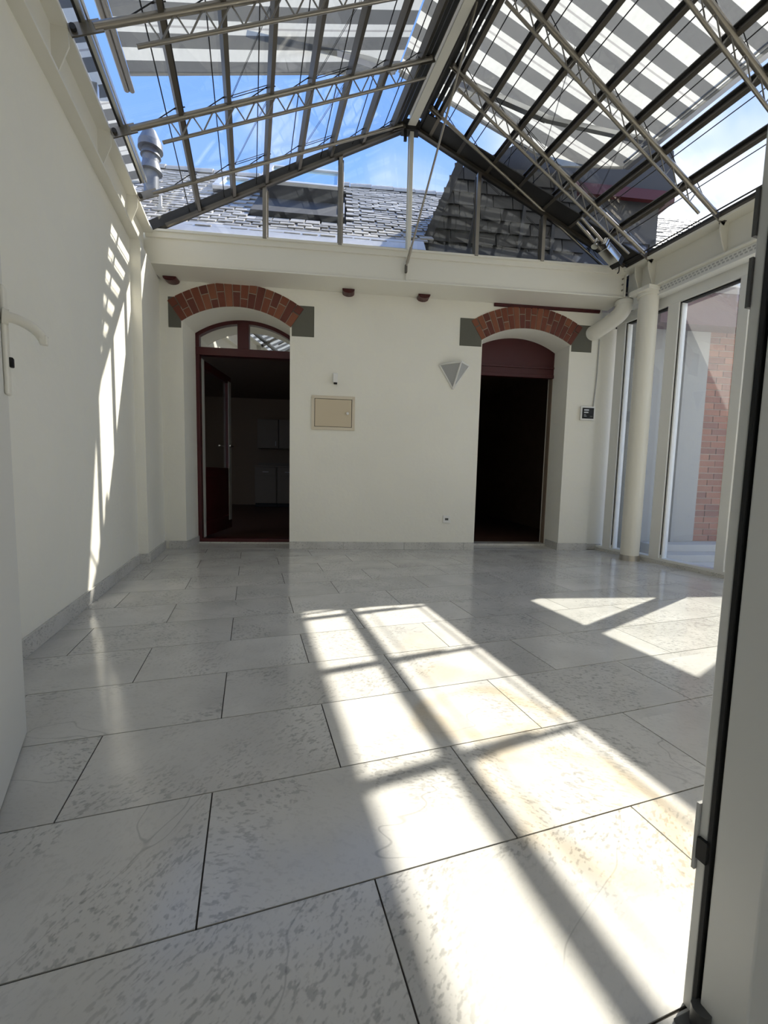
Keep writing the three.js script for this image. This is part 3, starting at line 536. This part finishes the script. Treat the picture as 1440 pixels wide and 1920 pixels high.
{
  const c = wthing('control_panel', 'small black-screened control panel in a white frame', 'control panel', 3.295, 1.325, 0);
  mesh('frame', rbx(-0.075, 0.075, 0, 0.138, 0, 0.022, 0.004), M.plastic, c);
  mesh('screen', bx(-0.06, 0.062, 0.016, 0.122, 0.02, 0.0235), M.screen, c);
  for (const [y, w, h] of [[0.094, 0.05, 0.013], [0.071, 0.046, 0.012], [0.052, 0.022, 0.004], [0.038, 0.03, 0.004]]) mesh('text_line', bx(-0.042, -0.042 + w, y, y + h, 0.0234, 0.0239), M.print, c);
  mesh('button', bx(0.022, 0.05, 0.034, 0.045, 0.0234, 0.0239), M.plate, c);
  put(mesh('conduit', (() => { const g = new THREE.TubeGeometry(new THREE.CatmullRomCurve3([WV(3.375, 2.12, 0.008), WV(3.372, 1.75, 0.008), WV(3.355, 1.465, 0.008)]), 16, 0.0045, 8); return g; })(), M.plasterGrey), 'thin grey cable running down to the control panel', 'cable');
}
{ // faceted wall lamp
  const c = wthing('wall_lamp', 'white-framed pyramid wall lamp with frosted glass sides', 'lamp', 1.905, 1.575, 0);
  const A = V(-0.142, 0.222, 0.004), B = V(0.150, 0.222, 0.004), F = V(0.045, 0.232, 0.105), D = V(0, 0, 0.004);
  const tri = (...p) => { const g = new THREE.BufferGeometry(); g.setAttribute('position', new THREE.Float32BufferAttribute(p.flatMap((v) => v.toArray()), 3)); g.computeVertexNormals(); return g; };
  const sheet = (a, b, e) => { const n = new THREE.Vector3().crossVectors(b.clone().sub(a), e.clone().sub(a)).normalize().multiplyScalar(0.004), q = [a, b, e].map((v) => v.clone().sub(n)); return mergeGeometries([tri(a, b, e), tri(q[0], q[2], q[1]), tri(a, q[0], b), tri(q[0], q[1], b), tri(b, q[1], e), tri(q[1], q[2], e), tri(e, q[2], a), tri(q[2], q[0], a)]); };
  mesh('glass_panel', sheet(A, D, F), M.frosted, c); mesh('glass_panel', sheet(F, D, B), M.frosted, c);
  for (const [p, q] of [[A, D], [B, D], [F, D], [A, F], [F, B]]) mesh('frame_bar', tube(p, q, 0.0085, 8), M.frameWhite, c);
  mesh('back_plate', bx(-0.05, 0.05, 0.09, 0.19, 0, 0.006), M.frameWhite, c);
}
[[-0.66, 'dark red rafter end beside the long plain wall'], [0.885, 'dark red rafter end above the cream cabinet'], [1.583, 'dark red rafter end above the pyramid lamp']].forEach(([s, l]) => { const r = wthing('rafter_end', l, 'rafter end', s, 2.385, 0, 'rafter ends under the gable beam'); mesh('tail', prism(Array.from({ length: 9 }, (_, k) => [0.055 * Math.cos(-Math.PI * k / 8), 0.006 + 0.028 * Math.sin(-Math.PI * k / 8)]).concat([[-0.055, 0.014], [0.055, 0.014]]), 0, 0.09), M.red, r); mesh('end_cap', bx(-0.03, 0.03, -0.006, 0.010, 0.09, 0.094), M.redBoard, r); });
{ const r = wthing('eaves_board', 'dark red board tucked under the beam over the passage arch', 'board', 2.82, 2.385, 0.0); mesh('board', bx(-0.54, 0.54, -0.010, 0.013, 0.0, 0.014), M.red, r); mesh('fillet', bx(-0.54, 0.54, -0.016, -0.008, 0, 0.006), M.redBoard, r); }

// ---------------------------------------------------------------- awnings over the glass
function fabricTex(anchor, period, seed) {
  return tex(64, 2048, (i, j) => {
    const z = -4 + (j + 0.5) / 2048 * 5, u = (((z - anchor) / period) % 1 + 1) % 1, k = Math.floor((z - anchor) / period), n = fbm(i * 0.5, j * 0.06, seed, 3);
    const light = u < 0.475, mid = light && (k & 1) && u > 0.2 && u < 0.27;
    const w = 0.93 + 0.12 * (n - 0.5); const c = light ? (mid ? [0.42, 0.40, 0.36] : [0.66, 0.645, 0.57]) : [0.152, 0.151, 0.140];
    return c.map((v) => v * w);
  });
}
function fabricMat(anchor, period, seed) { const t = fabricTex(anchor, period, seed); t.wrapS = t.wrapT = THREE.RepeatWrapping; t.repeat.set(1 / 0.5, 1 / 5); t.offset.set(0, 0.8); return phy(0xffffff, { map: t, roughness: 1, transmission: 0.5, thickness: 0, specularIntensity: 0.2 }); }
// a sloping sheet from (xa, ya) to (xb, yb), z0 to z1, with a slight sag; uv are (x, z) in metres
function sheetGeo(xa, ya, xb, yb, z0, z1, zfar, sag = 0.012) {
  const g = new THREE.PlaneGeometry(1, 1, 24, 24), p = g.attributes.position, uv = g.attributes.uv;
  for (let i = 0; i < p.count; i++) { const u = p.getX(i) + 0.5, v = p.getY(i) + 0.5, x = xa + (xb - xa) * u, zs = zfar ? zfar(x) : z0, z = zs + (z1 - zs) * v; p.setXYZ(i, x, ya + (yb - ya) * u - sag * Math.sin(Math.PI * u), z); uv.setXY(i, x, z); }
  g.computeVertexNormals(); return g;
}
function awning(label, mat, a, b, z0, z1, zfar) {
  const t = thing('striped_awning', label, 'awning', [0, 0, 0], 0, 'striped awnings over the glass roof');
  const m = new THREE.Mesh(sheetGeo(...a, ...b, z0, z1, zfar), mat); m.name = 'fabric'; m.castShadow = m.receiveShadow = true; t.add(m);
  return t;
}
const AZ = -3.70, AX = 1.215, AY = 4.18;
{
  const L = awning('grey and cream striped awning stretched over the plain wall side', fabricMat(-3.60, 0.2006, 5), [-0.82, 3.58], [AX - 0.006, AY], AZ, 0.5);
  mesh('side_rail', [tube(V(-0.875, 3.565, -3.84), V(-0.875, 3.565, 0.5), 0.02, 12), tube(V(-0.84, 3.57, -3.84), V(-0.84, 3.57, 0.5), 0.02, 12)], M.tube, L);
  mesh('front_bar', bar(V(-0.82, 3.575, AZ), V(AX - 0.02, AY - 0.012, AZ), 0.02, 0.014), M.plasterGrey, L);
  mesh('folding_arm', [bar(V(0.12, 3.94, -3.43), V(AX - 0.06, AY - 0.07, -3.62), 0.05, 0.04)], M.alu, L);
  const R = awning('grey and cream striped awning stretched over the glazed side', fabricMat(-2.525, 0.190, 9), [AX + 0.006, AY], [3.40, 3.71], AZ, 0.5, (x) => x < 2.9 ? AZ : AZ + (x - 2.9) / 0.5 * 0.33);
  mesh('front_bar', [bar(V(3.42, 3.70, -3.36), V(3.42, 3.70, 0.5), 0.05, 0.035), bar(V(3.37, 3.722, -3.34), V(3.37, 3.722, 0.5), 0.01, 0.02)], M.alu, R);
  mesh('end_bar', [bar(V(AX + 0.02, AY - 0.012, AZ), V(2.9, 3.815, AZ), 0.02, 0.014), bar(V(2.9, 3.815, AZ), V(3.40, 3.70, AZ + 0.33), 0.02, 0.014)], M.plasterGrey, R);
  mesh('folding_arm', [bar(V(1.40, 4.07, -3.46), V(2.45, 3.83, -3.30), 0.045, 0.04), bar(V(2.45, 3.83, -3.30), V(3.38, 3.67, -3.02), 0.04, 0.035)], M.alu, R);
  mesh('folding_arm', [bar(V(1.40, 4.07, -1.45), V(2.45, 3.78, -1.62), 0.06, 0.05), bar(V(2.45, 3.78, -1.62), V(3.38, 3.65, -1.80), 0.055, 0.05)], M.alu, R);
  const N = awning('narrow striped awning field beyond the plain wall eaves', fabricMat(-3.66, 0.2056, 7), [-1.75, 3.14], [-0.98, 3.43], -4.7, 0.5);
  mesh('front_bar', bar(V(-1.75, 3.135, -4.7), V(-0.98, 3.425, -4.7), 0.02, 0.014), M.alu, N);
  for (const [x, z, l] of [[-1.02, -3.62, 'far'], [-1.02, 0.3, 'near']]) { const p = thing('awning_post', `slim grey awning post at the ${l} end of the plain wall`, 'post', [x, 0, z]); mesh('post', bx(-0.02, 0.02, 2.60, 3.385, -0.02, 0.02), M.alu, p); mesh('foot', bx(-0.05, 0.05, 2.60, 2.612, -0.05, 0.05), M.alu, p); }
}

// ---------------------------------------------------------------- the old building behind
const RP = 42 * rad, roofE = 2.70;
const RV = (s, sl, lift = 0) => WV(s, roofE + sl * Math.sin(RP) + lift * Math.cos(RP), 0.24 - sl * Math.cos(RP) + lift * Math.sin(RP));
{
  const r = wthing('slate_roof', 'old grey slate roof of the building behind the gable', 'roof', 0, roofE, 0.24);
  const loc = (s, sl, lift = 0) => V(s, sl * Math.sin(RP) + lift * Math.cos(RP), -sl * Math.cos(RP) + lift * Math.sin(RP));
  const S0 = -2.6, S1 = 7.0, LEN = 2.36;
  mesh('deck', bar(loc((S0 + S1) / 2, -0.02, -0.06), loc((S0 + S1) / 2, LEN, -0.06), S1 - S0, 0.06, V(0, Math.cos(RP), Math.sin(RP))), M.leadDark, r);
  mesh('far_slope', bar(V((S0 + S1) / 2, LEN * Math.sin(RP) - 0.08, -LEN * Math.cos(RP)), V((S0 + S1) / 2, LEN * Math.sin(RP) - 1.7, -LEN * Math.cos(RP) - 1.8), S1 - S0, 0.05, V(0, 0.7, -0.7)), M.leadDark, r);
  mesh('flashing', bar(loc(-0.4, -0.02, 0.008), loc(-0.4, 0.16, 0.026), 3.9, 0.006, V(0, Math.cos(RP), Math.sin(RP))), M.lead, r);
  const q = new THREE.Quaternion().setFromAxisAngle(V(1, 0, 0), RP), sl0 = 0.20, ex = 0.088, w = 0.15, geo = [0, 1, 2].map((k) => { const g = clean(new THREE.BoxGeometry(w - 0.006 - 0.008 * k, 0.011, 0.16)); return g; }), rr = rng(31), all = [];
  for (let row = 0; sl0 + row * ex < LEN; row++) for (let s = S0 + (row % 2) * w / 2; s < S1; s += w) {
    const sl = sl0 + row * ex; if (s > -0.10 && s < 0.86 && sl > 0.62 && sl < 2.05) continue; if (s > 1.50 + 0.35 * sl && s < 4.1) continue;
    all.push([s + (rr() - 0.5) * 0.014, sl + (rr() - 0.5) * 0.012, rr(), rr(), rr()]);
  }
  const eye = V(0, 0.73, 0), order = all.map((a) => [RV(a[0], a[1]).distanceTo(eye) + (a[0] < -1.6 ? 3 : 0) + (a[0] > 4 ? 3 : 0), a]).sort((a, b) => a[0] - b[0]).map((a) => a[1]), rest = [];
  order.forEach(([s, sl, a, b, c], i) => {
    const p = loc(s, sl - 0.02, 0.010 + 0.008 * a), rot = q.clone().multiply(new THREE.Quaternion().setFromEuler(new THREE.Euler(-0.075 - 0.02 * b, (c - 0.5) * 0.05, (b - 0.5) * 0.02)));
    if (i < 300) { const m = new THREE.Mesh(geo[Math.floor(a * 3)], slateMats[Math.floor(b * 4)]); m.name = 'slate'; m.castShadow = m.receiveShadow = true; m.position.copy(p); m.quaternion.copy(rot); r.add(m); }
    else rest.push(geo[0].clone().applyQuaternion(rot).translate(p.x, p.y, p.z));
  });
  const m = new THREE.Mesh(mergeGeometries(rest), slateMats[1]); m.name = 'slate_field'; m.userData.kind = 'stuff'; m.castShadow = m.receiveShadow = true; r.add(m);
  for (let s = S0; s < 2.3; s += 0.27) mesh('ridge_tile', new THREE.CylinderGeometry(0.075, 0.085, 0.262, 10, 1, false, 0, Math.PI).rotateZ(Math.PI / 2).rotateX(0).translate(s + 0.13, LEN * Math.sin(RP) - 0.03, -LEN * Math.cos(RP)), slateMats[2], r);
  // eaves over the courtyard with red boarding
  const e = part('courtyard_eaves', r); e.position.set(5.4, 2.4 - roofE, 0.2 - 0.24);
  mesh('gutter', rbx(-1.62, 1.6, 0.10, 0.21, 0.10, 0.25, 0.02, 3), M.lead, e);
  mesh('fascia', bx(-1.62, 1.6, -0.19, 0.12, 0.04, 0.10), M.redBoard, e);
  mesh('soffit', bx(-1.62, 1.6, -0.14, -0.11, -0.2, 0.06), M.redBoard, e);
}
{ // roof windows
  const mk = (label, s, sl, w, h, lift, open) => {
    const t = thing('roof_window', label, 'skylight', RV(s, sl).toArray(), WA); const g = new THREE.Group(); t.rotation.set(0, WA, 0);
    t.rotation.order = 'YXZ'; t.rotation.x = RP;
    // local: x along, y out of the roof, -z up the slope
    mesh('kerb', [bx(0, w, 0, lift, -0.03, 0.03), bx(0, w, 0, lift, -h - 0.03, -h + 0.03), bx(0, 0.05, 0, lift, -h, 0), bx(w - 0.05, w, 0, lift, -h, 0)], M.leadDark, t);
    mesh('frame', [rbx(0, w, lift, lift + 0.035, -0.05, 0.02, 0.004), rbx(0, w, lift, lift + 0.035, -h - 0.02, -h + 0.05, 0.004), rbx(-0.01, 0.06, lift, lift + 0.035, -h, 0, 0.004), rbx(w - 0.06, w + 0.01, lift, lift + 0.035, -h, 0, 0.004)], M.lead, t);
    mesh('pane', bx(0.05, w - 0.05, lift + 0.006, lift + 0.014, -h + 0.04, -0.04), M.skylight, t);
    return t;
  };
  const a = mk('raised roof window with a pale pane and dark lead apron', -0.02, 1.22, 0.84, 0.86, 0.16);
  mesh('apron', bx(-0.02, 0.86, 0.0, 0.05, 0.02, 0.55), M.leadDark, a); mesh('hinge_arm', [bar(V(0.05, 0.2, -0.5), V(0.13, 0.2, -0.1), 0.04, 0.02), bar(V(0.14, 0.2, -0.5), V(0.2, 0.2, -0.1), 0.03, 0.02)], M.lead, a); mesh('blind_strip', bx(0.80, 0.86, 0.05, 0.06, 0.0, 0.45), M.lead, a);
  mk('small low roof window behind the sloping gable bar', -0.52, 1.38, 0.36, 0.5, 0.05);
}
{
  const f = thing('chimney_flue', 'dark grey metal flue pipe with a cowl on the slate roof', 'flue', RV(-1.03, 1.0).toArray());
  const by = f.position.y; mesh('pipe', tube(V(0, -0.1, 0), V(0, 3.66 - by, 0), 0.068, 20), M.fluePaint, f);
  mesh('storm_collar', [tube(V(0, 3.60 - by, 0), V(0, 3.68 - by, 0), 0.10, 20, 0.075), tube(V(0, 3.74 - by, 0), V(0, 3.80 - by, 0), 0.09, 20, 0.07)], M.fluePaint, f);
  mesh('cowl', [tube(V(0, 3.66 - by, 0), V(0, 3.86 - by, 0), 0.074, 20), tube(V(0, 3.80 - by, 0), V(0, 3.86 - by, 0), 0.11, 20, 0.105), tube(V(0, 3.86 - by, 0), V(0, 3.97 - by, 0), 0.105, 20, 0.055)], M.fluePaint, f);
  const v = thing('vent_pipe', 'slim pale vent pipe low on the slate roof', 'pipe', RV(-0.82, 0.55).toArray()); mesh('pipe', tube(V(0, -0.05, 0), V(0, 0.13, 0), 0.016, 10), M.lead, v); mesh('collar', tube(V(0, -0.02, 0), V(0, 0.03, 0), 0.03, 10), M.lead, v);
}
{ // slate-hung wall dormer with red eaves
  const d = wthing('slate_dormer', 'dark slate-hung dormer with red eaves boards', 'dormer', 2.6, 2.7, -0.04);
  const H = 1.0, FX = (k, y) => { const l = -1.09 + 0.42 * y / H, r = 0.62 - 0.14 * y / H; return l + (r - l) * k; }, lean = 0.10, FZ = (y) => -lean * y;
  const leanIt = (g) => { const p = g.attributes.position; for (let i = 0; i < p.count; i++) p.setZ(i, p.getZ(i) + FZ(p.getY(i))); g.computeVertexNormals(); return g; };
  mesh('core', leanIt(prism([[FX(0, 0), 0], [FX(1, 0), 0], [FX(1, H), H], [FX(0, H), H]], -1.5, -0.02)), M.leadDark, d);
  mesh('side_bay', prism([[0.5, 0], [1.55, 0], [1.55, H], [0.45, H]], -1.6, -0.28), M.leadDark, d);
  const rr = rng(77);
  for (let row = 0; row < 8; row++) { const y0 = 0.02 + row * 0.122, n = 7; for (let k = -1; k < n; k++) { const w = FX(1, y0) - FX(0, y0), s0 = Math.max(FX(0, y0), FX(0, y0) + w * k / n + (row % 2) * w / n / 2), s1 = Math.min(FX(0, y0) + w * (k + 1) / n + (row % 2) * w / n / 2, FX(1, y0)); if (s1 - s0 < 0.04) continue; mesh('slate', bar(V((s0 + s1) / 2, y0 - 0.02, FZ(y0) + 0.024), V((s0 + s1) / 2, y0 + 0.14, FZ(y0 + 0.14) + 0.002), s1 - s0 - 0.008, 0.010, V(0, lean, 1)), slateDark[Math.floor(rr() * 3)], d); } }
  for (const [p, q] of [[-0.62, -0.44], [-0.12, 0.02], [0.22, 0.3]]) mesh('batten', bar(V(p, 0, 0.035), V(q, H, FZ(H) + 0.035), 0.03, 0.02, V(0, lean, 1)), M.leadDark, d);
  mesh('corner_strip', bar(V(FX(0, 0), 0, 0.01), V(FX(0, H), H, FZ(H) + 0.01), 0.07, 0.04, V(0, lean, 1)), M.leadDark, d);
  const wn = part('side_window', d); mesh('window_frame', [bx(0.62, 1.5, 0.02, 0.07, -0.29, -0.24), bx(0.62, 1.5, 0.52, 0.57, -0.29, -0.24), bx(0.62, 0.67, 0.02, 0.57, -0.29, -0.24), bx(1.03, 1.07, 0.02, 0.57, -0.29, -0.24), bx(1.45, 1.5, 0.02, 0.57, -0.29, -0.24)], M.leadDark, wn); mesh('pane', bx(0.64, 1.48, 0.04, 0.55, -0.275, -0.265), M.skyBlueGlass, wn);
  mesh('eaves_board', [bx(-0.25, 1.62, 0.90, 1.0, -0.20, -0.15), bx(1.56, 1.62, 0.90, 1.0, -1.6, -0.2)], M.redBoard, d);
  mesh('soffit', bx(-0.25, 1.6, 0.955, 0.985, -1.6, -0.18), M.red, d);
  mesh('cap_roof', prism([[-0.70, 0.99], [1.66, 0.99], [1.6, 1.42], [0.12, 1.42]], -1.5, -0.19), M.leadDark, d);
}
{ // courtyard
  const w = wthing('wall_courtyard', 'courtyard wall of grey render and weathered red brick', 'wall', 0, 0, 0, null, 'structure');
  mesh('render', bx(3.78, 4.56, -0.1, 2.3, -0.3, -0.01), M.renderGrey, w); mesh('render_pilaster', bx(4.30, 4.56, -0.1, 2.25, -0.01, 0.03), M.renderGrey, w);
  mesh('mortar_bed', bx(4.56, 7.2, -0.1, 2.3, -0.3, -0.006), M.mortar, w);
  mesh('brick_footing', bx(4.5, 7.2, -0.1, 0.10, -0.006, 0.05), M.stone, w);
  const rr = rng(5), geo = [0.19, 0.12].map((l) => clean(new THREE.BoxGeometry(l, 0.056, 0.03))); const list = [];
  for (let k = 0; k < 33; k++) { let s = 4.565 + (k % 2 ? 0 : 0); const lens = []; if (k % 2) lens.push(1); while (s < 5.6) { const t = lens.length ? lens.pop() : (rr() < 0.12 ? 1 : 0), l = t ? 0.12 : 0.19; list.push([s + l / 2, 0.135 + k * 0.066, t, rr(), rr()]); s += l + 0.010; } }
  list.sort((a, b) => a[0] - b[0]).forEach(([s, y, t, a, b], i) => { if (i < 300 && s < 5.6) { const m = new THREE.Mesh(geo[t], brickMats[Math.floor(a * 4)]); m.name = 'brick'; m.castShadow = m.receiveShadow = true; m.position.set(s, y, -0.012 + 0.006 * b); w.add(m); } });
  const g = thing('ground', 'pale stone courtyard paving', 'ground', [0, 0, 0], 0, null, 'structure'); mesh('paving', bx(3.57, 14, -0.14, -0.04, -12, 9), M.paving, g); mesh('yard', [bx(-30, 40, -0.3, -0.16, -40, 40)], M.paving, g);
  for (const [y0, y1, z1] of [[-0.04, 0.03, 0.41], [0.03, 0.10, 0.23]]) mesh('added_step', rbx(3.95, 5.6, y0, y1, 0.05, z1, 0.006), M.stone, w);  // made-up steps standing in for pale frame bars and reflections
  const o = thing('wall_bounce', 'unseen cream wall added to bounce warm light into the porch', 'wall', [0, 0, 0], 0, null, 'structure'); mesh('render', bx(-4, 5, -0.16, 4.5, 4.6, 4.8), M.plaster, o); mesh('plinth', bx(-4, 5, -0.16, 0.4, 4.57, 4.6), M.stone, o);  // unseen wall, added to reflect warm sunlight into the porch
}
renderer.render(scene, camera);
